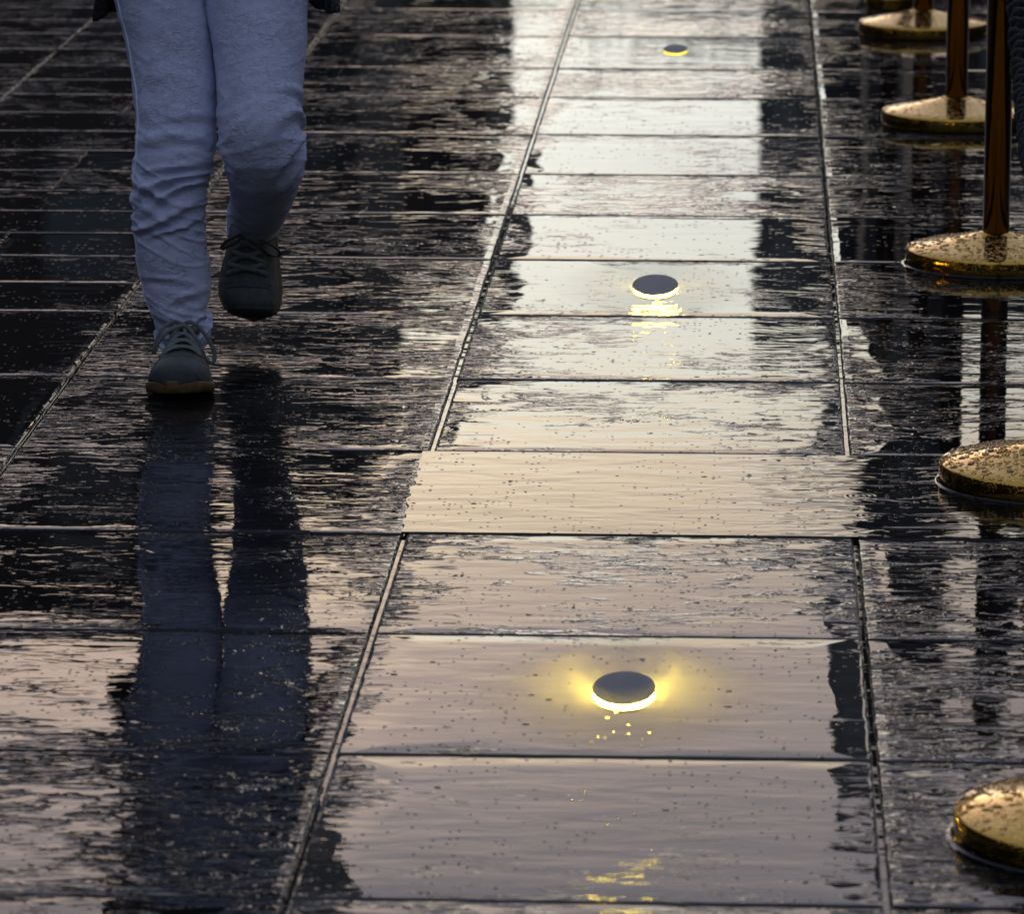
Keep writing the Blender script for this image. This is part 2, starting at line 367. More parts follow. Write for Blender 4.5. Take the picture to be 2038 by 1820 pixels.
# wetness and relief per slab, from the bottom row up, for the three columns on view (left, lit middle, right)
WETL = [.5, .50, .54, .58, .76, .60, .55, .54, .58, .62, .55, .66, .54, .58, .62, .62, .6, .6]
WETM = [.6, .66, .99, 1.02, .60, 1.6, .66, .70, .95, .90, .52, .78, .80, .50, .75, .52, .6, .6]
WETR = [.5, .45, .52, .55, .58, 1.2, .74, .72, .74, .72, .70, .74, .74, .76, .76, .76, .7, .7]
RELM = [1.5, 1.5, .95, .9, 1.8, .8, 1.7, 1.7, 1.3, 1.1, 1.7, 1.2, 1.2, 1.6, 1.1, 1.4, 1.2, 1.2]
RELL = [1.6, 1.6, 1.6, 1.5, 1.2, 1.5, 1.5, 1.5, 1.4, 1.4, 1.4, 1.3, 1.3, 1.4, 1.4, 1.3, 1., 1.]
sid = 0
for r in range(len(ROWS) - 1):
    y0, y1 = ROWS[r], ROWS[r + 1]
    for c in range(6):
        sid += 1; x0, x1 = COLS[c], COLS[c + 1]
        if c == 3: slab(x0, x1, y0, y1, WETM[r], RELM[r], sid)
        elif c == 4: slab(x0, x1, y0, y1, WETR[r], 1.3, sid)
        elif c == 2: slab(x0, x1, y0, y1, WETL[r], RELL[r], sid)
        elif c == 5:
            if y0 < 9: slab(x0, x1, y0, y1, .5, .9, sid)
        elif y0 > 8.9:                                   # narrow staggered courses at the far left
            ym = (y0 + y1) / 2
            for q, (a, b) in enumerate(((y0, ym), (ym, y1))):
                if c == 1:
                    cut = -1.55 if (r + q) % 2 else None
                    sid += 1
                    if cut is None: slab(x0 - .002, x1 + .002, a, b, .9 if r < 10 else .62, .8, sid)
                    else:
                        slab(x0 - .002, cut + .001, a, b, .85 if r < 10 else .60, .9, sid); sid += 1; slab(cut - .001, x1 + .002, a, b, .9 if r < 10 else .56, .9, sid)
                else:
                    sid += 1; slab(x0, x1 + .003, a, b, .55, .9, sid)
        else:
            slab(x0, x1, y0, y1, .95 if 7.7 < y0 else .8, .6, sid)

# standing water over the low course of slabs
def puddle(name, outline, z, wet, rel=0.25):
    o = mesh_obj(name, [(x, y, z) for x, y in outline], [tuple(range(len(outline)))], M_PUDDLE, None, False)
    tag(o, kind='structure'); o['wet'], o['relief'], o['coarse'] = wet, rel, 1.0
    return o
pts = []
N = 60
for i in range(N + 1):
    t = i / N; x = -0.531 + t * 1.376; pts.append((x, 7.181 + 0.0012 * noise.noise((x * 20, 0, 3))))
for i in range(N + 1):
    t = i / N; x = 0.845 - t * 1.383; pts.append((x, 7.779 + 0.0012 * noise.noise((x * 20, 5, 3))))
for i in range(1, 30):
    t = i / 30; pts.append((-0.538 + 0.007 * t + 0.013 * noise.noise((t * 9, 2, 1)) + 0.006 * noise.noise((t * 40, 2, 1)), 7.779 - t * 0.598))
puddle('puddle', pts, 0.0009, 1.5)

# ------------------------------------------------------------------ setting: the street beyond, seen only mirrored in the wet stone
def building(name, x0, x1, y, h, depth, mat, label, storeys, bays, roof='flat', group='buildings closing the street'):
    e = empty(name, ((x0 + x1) / 2, y, 0)); w = (x1 - x0) / 2
    b = MB(); b.box(-w, w, 0.0, depth, 0, h); b.build('wall', mat, e, False)
    b = MB()
    if roof == 'pyramid':
        b.add([(-w - .2, -.2, h), (w + .2, -.2, h), (w + .2, depth + .2, h), (-w - .2, depth + .2, h), (0, depth / 2, h + w * 2.2)],
              [(0, 1, 4), (1, 2, 4), (2, 3, 4), (3, 0, 4), (3, 2, 1, 0)])
    else:
        b.box(-w - .15, w + .15, -.25, depth + .15, h, h + .35); b.box(-w, w, .1, depth, h + .35, h + .7)
    b.build('roof', M_ROOF, e, False)
    sh = h / storeys; bw_ = 2 * w / bays
    for s in range(storeys):
        for i in range(bays):
            cx, z0 = -w + bw_ * (i + .5), s * sh + sh * .28
            ww, hh = bw_ * .26, sh * .52
            if s == 0 and i == bays // 2:
                m = MB(); m.box(cx - ww, cx + ww, -.05, 0.0, 0.02, sh * .75); d = m.build('door', M_FRAME, e, False)
                m = MB(); m.box(cx + ww * .6, cx + ww * .75, -.12, -.05, sh * .33, sh * .4); m.build('handle', M_POLE, d, False)
                continue
            m = MB()
            for a in ((cx - ww - .06, cx - ww, z0, z0 + hh), (cx + ww, cx + ww + .06, z0, z0 + hh), (cx - ww - .06, cx + ww + .06, z0 - .08, z0), (cx - ww - .06, cx + ww + .06, z0 + hh, z0 + hh + .08)):
                m.box(a[0], a[1], -.10, -.003, a[2], a[3])
            f = m.build('window', M_FRAME, e, False)
            m = MB(); m.box(cx - ww, cx + ww, -.04, -.004, z0, z0 + hh); m.build('pane', M_PANE, f, False)
    tag(e, label, 'building', group)
    return e
def mz(z45, Y): return (z45 + 1.64) * Y / 45 - 1.64
def mx(x45, Y): return x45 * Y / 45
building('town_house', -26, mx(-5.5, 60), 60, mz(9.2, 60), 12, M_BRICK, 'long dark brick house mirrored at the far left of the wet slabs', 4, 9)
building('town_house', mx(-5.6, 90), mx(-3.7, 90), 90, mz(8.3, 90), 12, M_STONE, 'sooty stone house whose reflection lies behind the walking legs', 6, 2)
building('town_house', mx(-3.9, 120), mx(-2.5, 120), 120, mz(6.5, 120), 14, M_BRICK, 'lower brick house mirrored just left of the bright strip of sky', 6, 2)
building('town_house', mx(0.07, 120), mx(1.2, 120), 120, mz(6.5, 120), 14, M_STONE, 'sooty stone house mirrored just right of the bright strip of sky', 6, 2)
building('stone_tower', mx(1.06, 100), mx(1.88, 100), 100, mz(11.0, 100), 4, M_STONE, 'tall narrow stone tower mirrored dark beside the brass posts', 7, 1, 'pyramid')
building('town_house', mx(1.6, 80), 34, 80, mz(6.4, 80), 12, M_BRICK, 'long brick house mirrored dark under the brass posts at the right', 4, 8)

# unseen houses added behind and beside the camera to block low sky light
def sky_block_house(name, rot, loc, w, h, mat, label, storeys, bays):
    e = building(name, -w / 2, w / 2, 0, h, 10, mat, label, storeys, bays, 'flat', 'unseen houses added to block low sky light')
    e.location = loc; e.rotation_euler = (0, 0, rot)
sky_block_house('town_house', math.pi, (-2, -26, 0), 50, 14.0, M_STONE, 'unseen stone house added behind the camera to block low sky', 4, 12)
sky_block_house('town_house', R(90), (-13, 12, 0), 60, 8.0, M_BRICK, 'unseen brick house added along the left side to block low sky', 3, 14)
sky_block_house('town_house', R(-90), (13, 12, 0), 60, 8.0, M_STONE, 'unseen stone house added along the right side to block low sky', 3, 14)

def tree(x, y, h, seed, label):
    r = random.Random(seed); e = empty('street_tree', (x, y, 0))
    m = MB(); m.tube([(0, 0, -0.1), (.1, 0, h * .2), (0, .05, h * .45), (.05, 0, h * .8)], lambda t: h * (.028 - .022 * t), 10)
    limbs = []
    for k in range(9):
        a = k * 2.4; z0 = h * (.3 + .05 * k); L = h * r.uniform(.18, .3)
        tip = Vector((math.cos(a) * L, math.sin(a) * L, z0 + L * .8)); limbs.append(tip)
        m.tube([(0, 0, z0), tip * .5 + Vector((0, 0, z0 * .5)) + Vector((0, 0, .1)), tip], lambda t: h * (.010 - .008 * t), 6)
    m.build('trunk', M_BARK, e)
    c = MB(); blobs = [(t_, h * r.uniform(.09, .15)) for t_ in limbs] + [(Vector((r.uniform(-.1, .1) * h, r.uniform(-.1, .1) * h, h * r.uniform(.7, .9))), h * .12) for _ in range(7)]
    for p, rad in blobs:
        for _ in range(170):
            d = Vector((r.gauss(0, 1), r.gauss(0, 1), r.gauss(0, .8))).normalized() * rad * r.uniform(.5, 1.15) + p
            n = Vector((r.gauss(0, 1), r.gauss(0, 1), r.gauss(0, 1))).normalized(); u = n.orthogonal().normalized(); w = n.cross(u); s = h * .012 * r.uniform(.7, 1.4)
            c.add([d - u * s, d + w * s * .5, d + u * s, d - w * s * .5], [(0, 1, 2, 3)])
    c.build('crown', M_LEAF, e, False)
    tag(e, label, 'tree', 'trees at the end of the street')
tree(-7.2, 118, 13.0, 1, 'green tree mirrored at the top of the bright strip, leftmost of three')
tree(-4.3, 124, 13.2, 2, 'green tree mirrored at the top of the bright strip, middle of three')
tree(-0.9, 116, 12.9, 3, 'green tree mirrored at the top of the bright strip, rightmost of three')

# ------------------------------------------------------------------ ground lights
def ground_light(X, Y, a, b, label, lit):
    e = empty('ground_light', (X, Y, 0.0)); tag(e, label, 'light', 'glowing ground lights along the middle slabs')
    m = MB(); m.lathe([(0.86, 0.0004), (0.98, 0.0006), (0.985, 0.0034), (0.90, 0.0038)], 72, a, b); m.build('diffuser', lit, e)
    m = MB(); m.lathe([(0.90, 0.0035), (1.0, 0.0036), (1.01, 0.0041), (1.01, 0.0060), (1.0, 0.0067), (0.97, 0.0070), (0.5, 0.0073), (0.02, 0.0074)], 72, a, b); m.build('cap', M_CAP, e)
    e.scale = (1, 1, 1.0 if Y < 8 else (0.8 if Y < 12 else 0.45))
    m = MB(); rr = random.Random(int(Y * 10))
    for k in range(26):
        q, g = math.sqrt(rr.random()) * 0.93, rr.uniform(0, 6.28); s = rr.uniform(0.0004, 0.0013)
        drop(m, Vector((q * math.cos(g) * a, q * math.sin(g) * b, 0.0072)), s, s * rr.uniform(1.5, 2.5))
    tag(m.build('droplet_film', M_WATER, e), kind='stuff')
    return e
def drop(m, p, rx, ry, up=Vector((0, 0, 1)), hgt=0.5):
    u = up.orthogonal().normalized(); w = up.cross(u)
    vs_, fs = [], []
    for k, (r_, z_) in enumerate(((1.0, 0.0), (0.8, 0.6))):
        for i in range(7):
            a = 2 * math.pi * i / 7; vs_.append(p + u * (rx * r_ * math.cos(a)) + w * (ry * r_ * math.sin(a)) + up * (z_ * hgt * min(rx, ry)))
    vs_.append(p + up * hgt * min(rx, ry))
    for i in range(7):
        j = (i + 1) % 7; fs += [(i, j, 7 + j, 7 + i), (7 + i, 7 + j, 14)]
    m.add(vs_, fs)
ground_light(-0.164, 6.239, 0.042, 0.084, 'nearest dark disc light with a yellow glow on the wet slab', M_GLOW)
ground_light(-0.189, 9.371, 0.0445, 0.115, 'dark disc light in the middle distance, halfway along the bright strip', M_GLOW_MID)
ground_light(-0.214, 13.12, 0.033, 0.10, 'smallest and farthest dark disc light near the top edge', M_GLOW_FAR)

# mist volumes added round the two brighter lights to make their halos
for (X, Y, lb) in ((-0.164, 6.239, 'added mist volume making the halo round the nearest disc light'), (-0.189, 9.371, 'added mist volume making the halo round the middle disc light')):
    m = MB(); m.lathe([(0.23 * (1 - i / 16) + 0.001, 0.0025 + 0.046 * (1 - (1 - i / 16) ** 2) ** 2) for i in range(17)], 48, 1.0, 1.5)
    o = m.build('glow_mist', M_MIST if Y < 8 else M_MIST_THIN, None); o.location = (X, Y, 0); tag(o, lb, 'mist', None, 'stuff')

# ------------------------------------------------------------------ brass barrier posts
POST_PROFILE = [(0.178, 0.0), (0.181, 0.003), (0.181, 0.029), (0.1795, 0.0325), (0.176, 0.0345), (0.150, 0.0395), (0.110, 0.0475), (0.070, 0.0565), (0.045, 0.0625), (0.036, 0.064), (0.034, 0.0665), (0.022, 0.067)]
def post(X, Y, label, drops=1500, base=True):
    e = empty('barrier_post', (X, Y, 0)); tag(e, label, 'barrier post', 'brass posts of the rope barrier')
    rr = random.Random(int(Y * 100))
    s = 1.0 if base else 0.38
    m = MB(); m.lathe([(r_ * s if r_ > .05 else r_, z) for r_, z in POST_PROFILE], 96); bo = m.build('base', M_BRASS, e)
    me = bo.data
    m = MB()
    for k in range(drops):
        q = math.sqrt(rr.uniform(0.06, 0.98)) * 0.178; g = rr.uniform(0, 6.283)
        # height of the cone at radius q
        z = 0.0345
        for (r0, z0), (r1, z1) in zip(POST_PROFILE[3:9], POST_PROFILE[4:10]):
            if r1 <= q <= r0: z = z0 + (z1 - z0) * (r0 - q) / (r0 - r1)
        sz = 0.0009 + 0.0040 * rr.random() ** 3.0
        drop(m, Vector((q * math.cos(g), q * math.sin(g), z - 0.0001)), sz, sz * rr.uniform(.7, 1.5), Vector((math.cos(g) * .2, math.sin(g) * .2, 1)).normalized(), .55)
    if drops: tag(m.build('droplets', M_WATER, bo), kind='stuff')
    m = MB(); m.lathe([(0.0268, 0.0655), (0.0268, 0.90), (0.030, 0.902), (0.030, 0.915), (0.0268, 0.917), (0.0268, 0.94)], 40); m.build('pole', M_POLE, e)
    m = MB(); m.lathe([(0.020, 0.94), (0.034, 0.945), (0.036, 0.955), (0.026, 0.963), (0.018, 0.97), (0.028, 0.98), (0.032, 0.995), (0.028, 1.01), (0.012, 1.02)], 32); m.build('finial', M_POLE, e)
    m = MB()
    for k in range(4):
        a = k * math.pi / 2; c = Vector((math.cos(a) * .038, math.sin(a) * .038, .908)); d = Vector((math.cos(a), math.sin(a), 0))
        m.tube([c + d * (.012 * math.cos(q)) + Vector((0, 0, .012 * math.sin(q))) for q in [i * 6.2832 / 16 for i in range(17)]], .0028, 6, 1, Vector((-d.y, d.x, 0)), False)
    m.build('rope_ring', M_POLE, e)
    return e
if 1:
    p5 = post(0.428, 5.579, 'brass barrier post whose beaded base is cut off at the lower right corner')
    p4 = post(0.483, 7.590, 'brass barrier post with droplet covered base jutting in at the right edge, halfway down', 2400)
    p3 = post(0.491, 9.674, 'brass barrier post with the thickest pole in view, nearest the black rope')
    p2 = post(0.492, 11.714, 'brass barrier post standing next behind the thickest pole, its base partly hidden', 300)
    p1 = post(0.472, 13.530, 'brass barrier post with the farthest broad base at the top right', 200)
    p0 = post(0.395, 14.15, 'slim distant brass post rising behind the farthest broad base', 0, False)
# water drawn up round the feet of the nearest posts
def meniscus(X, Y, label):
    m = MB(); m.lathe([(0.1805, 0.0060), (0.1816, 0.0030), (0.1835, 0.0015), (0.187, 0.0009), (0.190, 0.0007)], 96, caps=False)
    o = m.build('water_meniscus', M_PUDDLE, None); o.location = (X, Y, 0); o['wet'], o['relief'], o['coarse'] = 1.5, 0.1, 1.0; tag(o, label, 'water', None, 'stuff')
meniscus(0.483, 7.590, 'rim of water drawn up round the droplet covered brass base')
meniscus(0.428, 5.579, 'rim of water round the brass base in the lower right corner')
meniscus(0.491, 9.674, 'rim of water round the base of the thickest brass pole')

# ------------------------------------------------------------------ black rope slung between the third and fourth post
def rope():
    A, B = Vector((0.505, 9.635, 0.905)), Vector((0.49, 7.632, 0.905)); n = 120
    cl = []
    for i in range(n + 1):
        t = i / n; p = A.lerp(B, t); s = (math.cosh((t - .5) * 4.2) - math.cosh(2.1)) / (math.cosh(2.1) - 1)
        cl.append(p + Vector((0.012 * math.sin(t * 3.14), 0, 0.56 * s)))
    e = empty('barrier_rope', cl[60]); tag(e, 'black braided barrier rope sagging at the upper right edge', 'rope')
    def rel(p): return p - cl[60]
    m = MB()
    for s in range(6):
        pts_ = []
        for i in range(0, 5 * n + 1):
            u = i / 5; k = min(int(u), n - 1); c = cl[k].lerp(cl[k + 1], u - k); tg = (cl[k + 1] - cl[k]).normalized()
            a = Vector((1, 0, 0)) - tg * tg.x; a.normalize(); b = tg.cross(a); g = u * 1.25 * (1 if s % 2 else -1) + s * 2 * math.pi / 6
            rad = 0.0155 + 0.0035 * math.sin(g * 3 + s * 2.1)
            pts_.append(rel(c + a * math.cos(g) * rad + b * math.sin(g) * rad))
        m.tube(pts_, 0.0082, 7)
    m.tube([rel(c) for c in cl], 0.013, 8)
    m.build('braid', M_ROPE, e)
    for P, Q in ((A, cl[3]), (B, cl[-4])):
        d = (Q - P).normalized(); m = MB(); m.tube([rel(P + d * 0.0), rel(P + d * .03), rel(P + d * .05), rel(P + d * .11)], lambda t: .006 + .018 * smooth01(.3, .5, t), 14); m.build('hook', M_POLE, e)
rope()

# ------------------------------------------------------------------ walking person
person = empty('person', (-0.93, 8.55, 0.0))
tag(person, 'person in lavender trousers and grey lace-up shoes walking towards the camera', 'person')
PO = Vector((-0.93, 8.55, 0.0))
bpy.context.view_layer.update()

def loft(ctrl, nv, nu, disp=None, name='loft', mat=None, parent=None, power=1.0):
    """ctrl rows: x, y, z, side radius, depth radius"""
    rows = catmull(ctrl, nv); vs_, fs = [], []
    C = [Vector(r_[:3]) for r_ in rows]
    for k, r_ in enumerate(rows):
        T = (C[min(k + 2, nv - 1)] - C[max(k - 2, 0)]).normalized()
        S = Vector((1, 0, 0)) - T * T.x; S.normalize(); D = T.cross(S)
        for i in range(nu):
            a = 2 * math.pi * i / nu; ca, sa = math.cos(a), math.sin(a)
            ex = lambda q: math.copysign(abs(q) ** power, q)
            n_ = (S * ca / max(r_[3], 1e-4) + D * sa / max(r_[4], 1e-4)).normalized()
            p = C[k] + S * r_[3] * ex(ca) + D * r_[4] * ex(sa)
            if disp: p = p + n_ * disp(a, k / (nv - 1), p)
            vs_.append(p - PO)
    for k in range(nv - 1):
        for i in range(nu):
            j = (i + 1) % nu; fs.append((k * nu + i, (k + 1) * nu + i, (k + 1) * nu + j, k * nu + j))
    return vs_, fs

def px_leg(rows):
    out = []
    for xl, xr, y, Y, dep in rows:
        a, b = at(xl, y, Y), at(xr, y, Y); c = (a + b) / 2; w = (b - a).length / 2
        out.append((c.x, c.y, c.z, w, w * dep))
    return out
FRONT = px_leg([(205, 420, -330, 8.62, 1.0), (205, 420, -200, 8.61, 1.0), (215, 416, -90, 8.59, 1.0), (230, 408, 0, 8.56, 1.02), (248, 417, 70, 8.54, 1.02), (260, 428, 140, 8.52, 1.0),
                (269, 431, 210, 8.49, 1.0), (272, 431, 265, 8.47, 1.0), (268, 424, 310, 8.45, .98), (267, 414, 355, 8.44, .98), (265, 408, 405, 8.43, 1.0), (267, 410, 455, 8.43, 1.04),
                (273, 414, 505, 8.425, 1.04), (281, 419, 550, 8.42, 1.0), (291, 418, 590, 8.41, .98), (304, 408, 625, 8.40, .98), (310, 408, 645, 8.40, 1.0), (308, 420, 653, 8.405, 1.06), (318, 417, 664, 8.41, 1.05), (322, 410, 676, 8.415, 1.0)])
REAR = px_leg([(420, 625, -330, 8.63, 1.0), (415, 622, -200, 8.62, 1.0), (410, 618, -90, 8.60, 1.0), (407, 614, 0, 8.57, 1.0), (420, 610, 80, 8.53, 1.0), (430, 604, 150, 8.49, 1.0),
               (434, 601, 215, 8.455, 1.0), (437, 602, 268, 8.43, .98), (444, 603, 312, 8.45, .95), (454, 598, 350, 8.52, .95), (459, 585, 388, 8.61, 1.0), (456, 566, 422, 8.70, 1.05), (453, 552, 448, 8.79, 1.05), (455, 545, 466, 8.85, 1.0)])
def crumple(p, s, seed):
    return noise.noise((p.x * s + seed, p.y * s, p.z * s * 1.0))
def ridge(x): return math.exp(-x * x)
def front_disp(a, v, p):
    # a: pi/2 faces the viewer; v: 0 waist .. 1 hem
    face = math.sin(a)
    d = 0.0022 * crumple(p, 22, 1.0) + 0.0010 * crumple(p, 60, 5.0)
    x = math.cos(a)
    for v0, sl, amp, wd, x0, xw in ((.405, -.010, .0030, .008, .0, 1.), (.455, -.020, .0045, .008, .3, .8), (.487, -.034, .0065, .0075, .1, 1.1), (.512, -.040, .0060, .007, .45, .8),
                                    (.520, .030, .0050, .007, -.5, .6), (.545, -.032, .0055, .008, .0, 1.1), (.575, -.026, .0030, .008, .5, .8), (.36, -.02, .0022, .01, .6, .7),
                                    (.70, .03, .0020, .011, -.2, .9), (.76, -.03, .0022, .011, .4, .8), (.815, .035, .003, .011, -.3, .9), (.845, -.045, .0045, .010, .5, .8), (.29, .012, .0018, .012, -.2, 1)):
        w = (v - v0 - sl * x) / wd
        d += 1.6 * amp * (ridge(w) - .8 * ridge(w - 1.9)) * math.exp(-((x - x0) / xw) ** 2) * (0.35 + .65 * max(face, 0) + .25 * max(-face, 0))
    n_ = noise.noise((p.x * 9 + 4, p.y * 9, p.z * 38 + p.x * 14)); fold = (1 - min(abs(n_) * 3.2, 1)) ** 2
    d += .0055 * fold * (.25 + .75 * math.exp(-((v - .52) / .10) ** 2) + .7 * math.exp(-((v - .86) / .09) ** 2))
    d += .0016 * smooth01(.960, .966, v)
    d += 0.0045 * (ridge((v - .905) / .013)) - 0.0045 * ridge((v - .932) / .010)
    return d
def rear_disp(a, v, p):
    face = math.sin(a); x = math.cos(a)
    d = 0.0020 * crumple(p, 20, 9.0) + 0.0008 * crumple(p, 60, 3.0)
    n_ = noise.noise((p.x * 9 + 14, p.y * 9, p.z * 34 - p.x * 10)); fold = (1 - min(abs(n_) * 3.2, 1)) ** 2
    d += .0045 * fold * (.2 + .8 * math.exp(-((v - .55) / .10) ** 2) * (.4 + .6 * abs(x)) + .5 * math.exp(-((v - .9) / .09) ** 2))
    for v0, sl, amp, wd, x0, xw in ((.44, -.03, .004, .011, .9, .45), (.50, -.05, .007, .011, .95, .5), (.555, -.06, .008, .011, .95, .5), (.605, -.055, .007, .012, .9, .5), (.655, -.05, .005, .013, .85, .55),
                                    (.56, .05, .003, .012, -.95, .4), (.90, .03, .004, .012, -.3, .9), (.94, .01, .004, .010, .2, 1.)):
        w = (v - v0 - sl * (x - x0)) / wd
        d += 1.05 * amp * (ridge(w) - .7 * ridge(w - 1.8)) * math.exp(-((x - x0) / xw) ** 2)
    return d
trs = MB()
vf, ff = loft(FRONT, 330, 150, front_disp); trs.add(vf, ff)
vr, fr = loft(REAR, 280, 140, rear_disp); trs.add(vr, fr)
PELV = [(-0.965, 8.62, .99, .165, .105), (-0.965, 8.62, .93, .175, .115), (-0.965, 8.62, .87, .180, .12), (-0.965, 8.61, .80, .176, .118), (-0.965, 8.61, .74, .15, .10), (-0.965, 8.61, .70, .09, .07), (-0.965, 8.61, .685, .02, .02)]
vp_, fp_ = loft(PELV, 40, 60, None); trs.add(vp_, fp_)
trousers = trs.build('trousers', M_TROUSER, person)
trousers['label'] = 'lavender scroll-patterned trousers creased at the knees'
# piped outer seam on the trouser leg at the left
m = MB(); sp = []
nu_ = 150
for k in range(18, 318):
    i = int(round(nu_ * (0.5 - 0.055 - 0.02 * math.sin(k / 60)))) % nu_
    sp.append(vf[k * nu_ + i])
sp = [sum((sp[min(max(q + w, 0), len(sp) - 1)] for w in range(-2, 3)), Vector()) / 5 for q in range(0, len(sp), 2)]
m.tube(sp, 0.0021, 6)
m.build('seam', M_SEAM, trousers)

# shoes -------------------------------------------------------------
def shoe_parts(parent, side):
    """shoe along +y (toe), heel at y = 0; length 0.275, resting on z = 0; side -1: big toe towards -x"""
    Ls = 0.275
    prof = [  # s, half width, centre x, top height, collar narrowness
        (0.00, .020, 0, .062), (0.03, .031, 0, .070), (0.10, .037, 0, .076), (0.22, .0385, .001, .080), (0.34, .039, .002, .087), (0.42, .0405, .003, .098), (0.52, .044, .004, .091), (0.62, .0495, .005, .081),
        (0.72, .0535, .005, .072), (0.80, .0550, .004, .066), (0.87, .0525, .002, .061), (0.93, .0465, -.001, .0545), (0.97, .036, -.003, .046), (0.99, .020, -.005, .034), (1.0, .008, -.005, .018)]
    rows = catmull([(p[0] * Ls, p[1], p[2] * side, p[3]) for p in prof], 64)
    def foot_lift(y):      # toe spring
        return 0.012 * smooth01(.19, .275, y)
    def surf(row, u):      # u 0..1 from right base over the top to left base
        y, hw, cx, ht = row
        a = math.pi * u; zb = 0.014 + foot_lift(y)
        top = smooth01(.17, .10, y) * 0.0
        pw = 0.62
        x = math.copysign(abs(math.cos(a)) ** pw, math.cos(a)) * hw
        zz = math.sin(a) ** 0.72
        narrow = 1 - 0.42 * zz ** 2 * smooth01(.23, .12, y) - 0.16 * zz ** 2
        return Vector((cx + x * narrow, y, zb + (ht - 0.014) * zz))
    nu = 33; vs_ = []; fs = []
    for row in rows:
        for i in range(nu): vs_.append(surf(row, i / (nu - 1)))
    for k in range(len(rows) - 1):
        for i in range(nu - 1): fs.append((k * nu + i, k * nu + i + 1, (k + 1) * nu + i + 1, (k + 1) * nu + i))
    fs.append(tuple(range(nu))); fs.append(tuple(reversed([(len(rows) - 1) * nu + i for i in range(nu)])))
    mm = MB(); mm.add(vs_, fs); upper = mm.build('upper', M_SHOE, parent)
    def patch(name, s0, s1, u0, u1, off, mat, owner, nk=18, nn=22, edge=None):
        v, f = [], []
        for k in range(nk):
            for i in range(nn):
                u = u0 + (u1 - u0) * i / (nn - 1)
                e0, e1 = (edge(u) if edge else (s0, s1))
                s = e0 + (e1 - e0) * k / (nk - 1)
                q = s * (len(rows) - 1); a = min(int(q), len(rows) - 2); row = tuple(x + (y - x) * (q - a) for x, y in zip(rows[a], rows[a + 1]))
                p = surf(row, u); du = surf(row, min(u + .01, 1)) - surf(row, max(u - .01, 0))
                row2 = tuple(x + (y - x) * min(1, q - a + .3) for x, y in zip(rows[a], rows[a + 1])); dv = surf(row2, u) - surf(tuple(x + (y - x) * max(0, q - a - .3) for x, y in zip(rows[a], rows[a + 1])), u)
                n = du.cross(dv)
                n = n.normalized() if n.length > 1e-9 else Vector((0, 0, 1))
                if n.z < 0 and abs(n.z) > .3: n = -n
                if n.dot(p - Vector((row[2], row[0] - .02, .03))) < 0: n = -n
                rim = min(i, nn - 1 - i, k, nk - 1 - k)
                v.append(p + n * (off if rim > 0 else -0.0006))
        for k in range(nk - 1):
            for i in range(nn - 1): f.append((k * nn + i, k * nn + i + 1, (k + 1) * nn + i + 1, (k + 1) * nn + i))
        b = MB(); b.add(v, f); return b.build(name, mat, owner)
    idx = lambda y: y   # rows are evenly spaced in profile parameter
    patch('toe_cap', .80, .995, .02, .98, .0016, M_TOE, upper, 16, 40, lambda u: (.80 + .07 * abs(u - .5) * 0 - .05 * (abs(u - .5) * 2) ** 3 + .02, .9995))
    patch('eyestay', .40, .66, .20, .41, .0016, M_PANEL, upper)
    patch('eyestay', .40, .66, .59, .80, .0016, M_PANEL, upper)
    patch('toe_stay', .625, .675, .22, .78, .0012, M_PANEL, upper, 8, 30)
    patch('tongue', .26, .58, .40, .60, .0022, M_SHOE, upper)
    patch('heel_panel', .01, .16, .02, .98, .0015, M_PANEL, upper, 14, 40)
    # sole
    def outline(grow):
        o = []
        for row in rows: o.append((row[2] + row[1] + grow, row[0]))
        last = rows[-1]; o.append((last[2], last[0] + .006 + grow * .6))
        for row in reversed(rows): o.append((row[2] - row[1] - grow, row[0]))
        o.append((rows[0][2], -.004 - grow * .6))
        return o
    b = MB(); O = [outline(g) for g in (-.004, .0035, .0048, .0042, .001)]; n = len(O[0]); vs_ = []
    for lay, o in enumerate(O):
        for (x, y) in o:
            y2 = max(min(y, .28), -.006)
            wav = 0.0045 * smooth01(.21, .27, y) * math.exp(-((x - .004 * side) / .045) ** 2) + .003 * smooth01(.05, 0, y)
            z = {0: foot_lift(y) + .0, 1: foot_lift(y) + .0025, 2: foot_lift(y) + .012, 3: .0165 + foot_lift(y) + wav, 4: .0185 + foot_lift(y) + wav}[lay]
            vs_.append((x, y2, z))
    f = [tuple(reversed(range(n))), tuple(4 * n + i for i in range(n))]
    for k in range(4): f += [(k * n + i, k * n + (i + 1) % n, (k + 1) * n + (i + 1) % n, (k + 1) * n + i) for i in range(n)]
    b.add(vs_, f); b.build('sole', M_GUM, parent)
    # collar
    b = MB(); cl = []
    for i in range(41):
        a = 2 * math.pi * i / 40; yy = .058 + .052 * math.cos(a); cl.append(Vector((.0265 * math.sin(a) + .001 * side, yy, .079 + .010 * math.cos(a) + .004 * abs(math.cos(a)))))
    b.tube(cl, .006, 8, 1, Vector((0, 0, 1)), False); b.build('collar', M_SHOE, parent)
    # sock / ankle stub
    b = MB(); b.lathe([(1.0, .04), (.98, .075), (.9, .092)], 28, .027, .042); sk = b.build('sock', M_KNIT, parent); sk.location = (0, .060, 0)
    # laces
    def sp(s, u, off):
        q = s * (len(rows) - 1); a = min(int(q), len(rows) - 2); row = tuple(x + (y - x) * (q - a) for x, y in zip(rows[a], rows[a + 1]))
        p = surf(row, u); return p + Vector(((u - .5) * -.6, .25, 1)).normalized() * off
    nrm = Vector((0, .35, 1)).normalized()
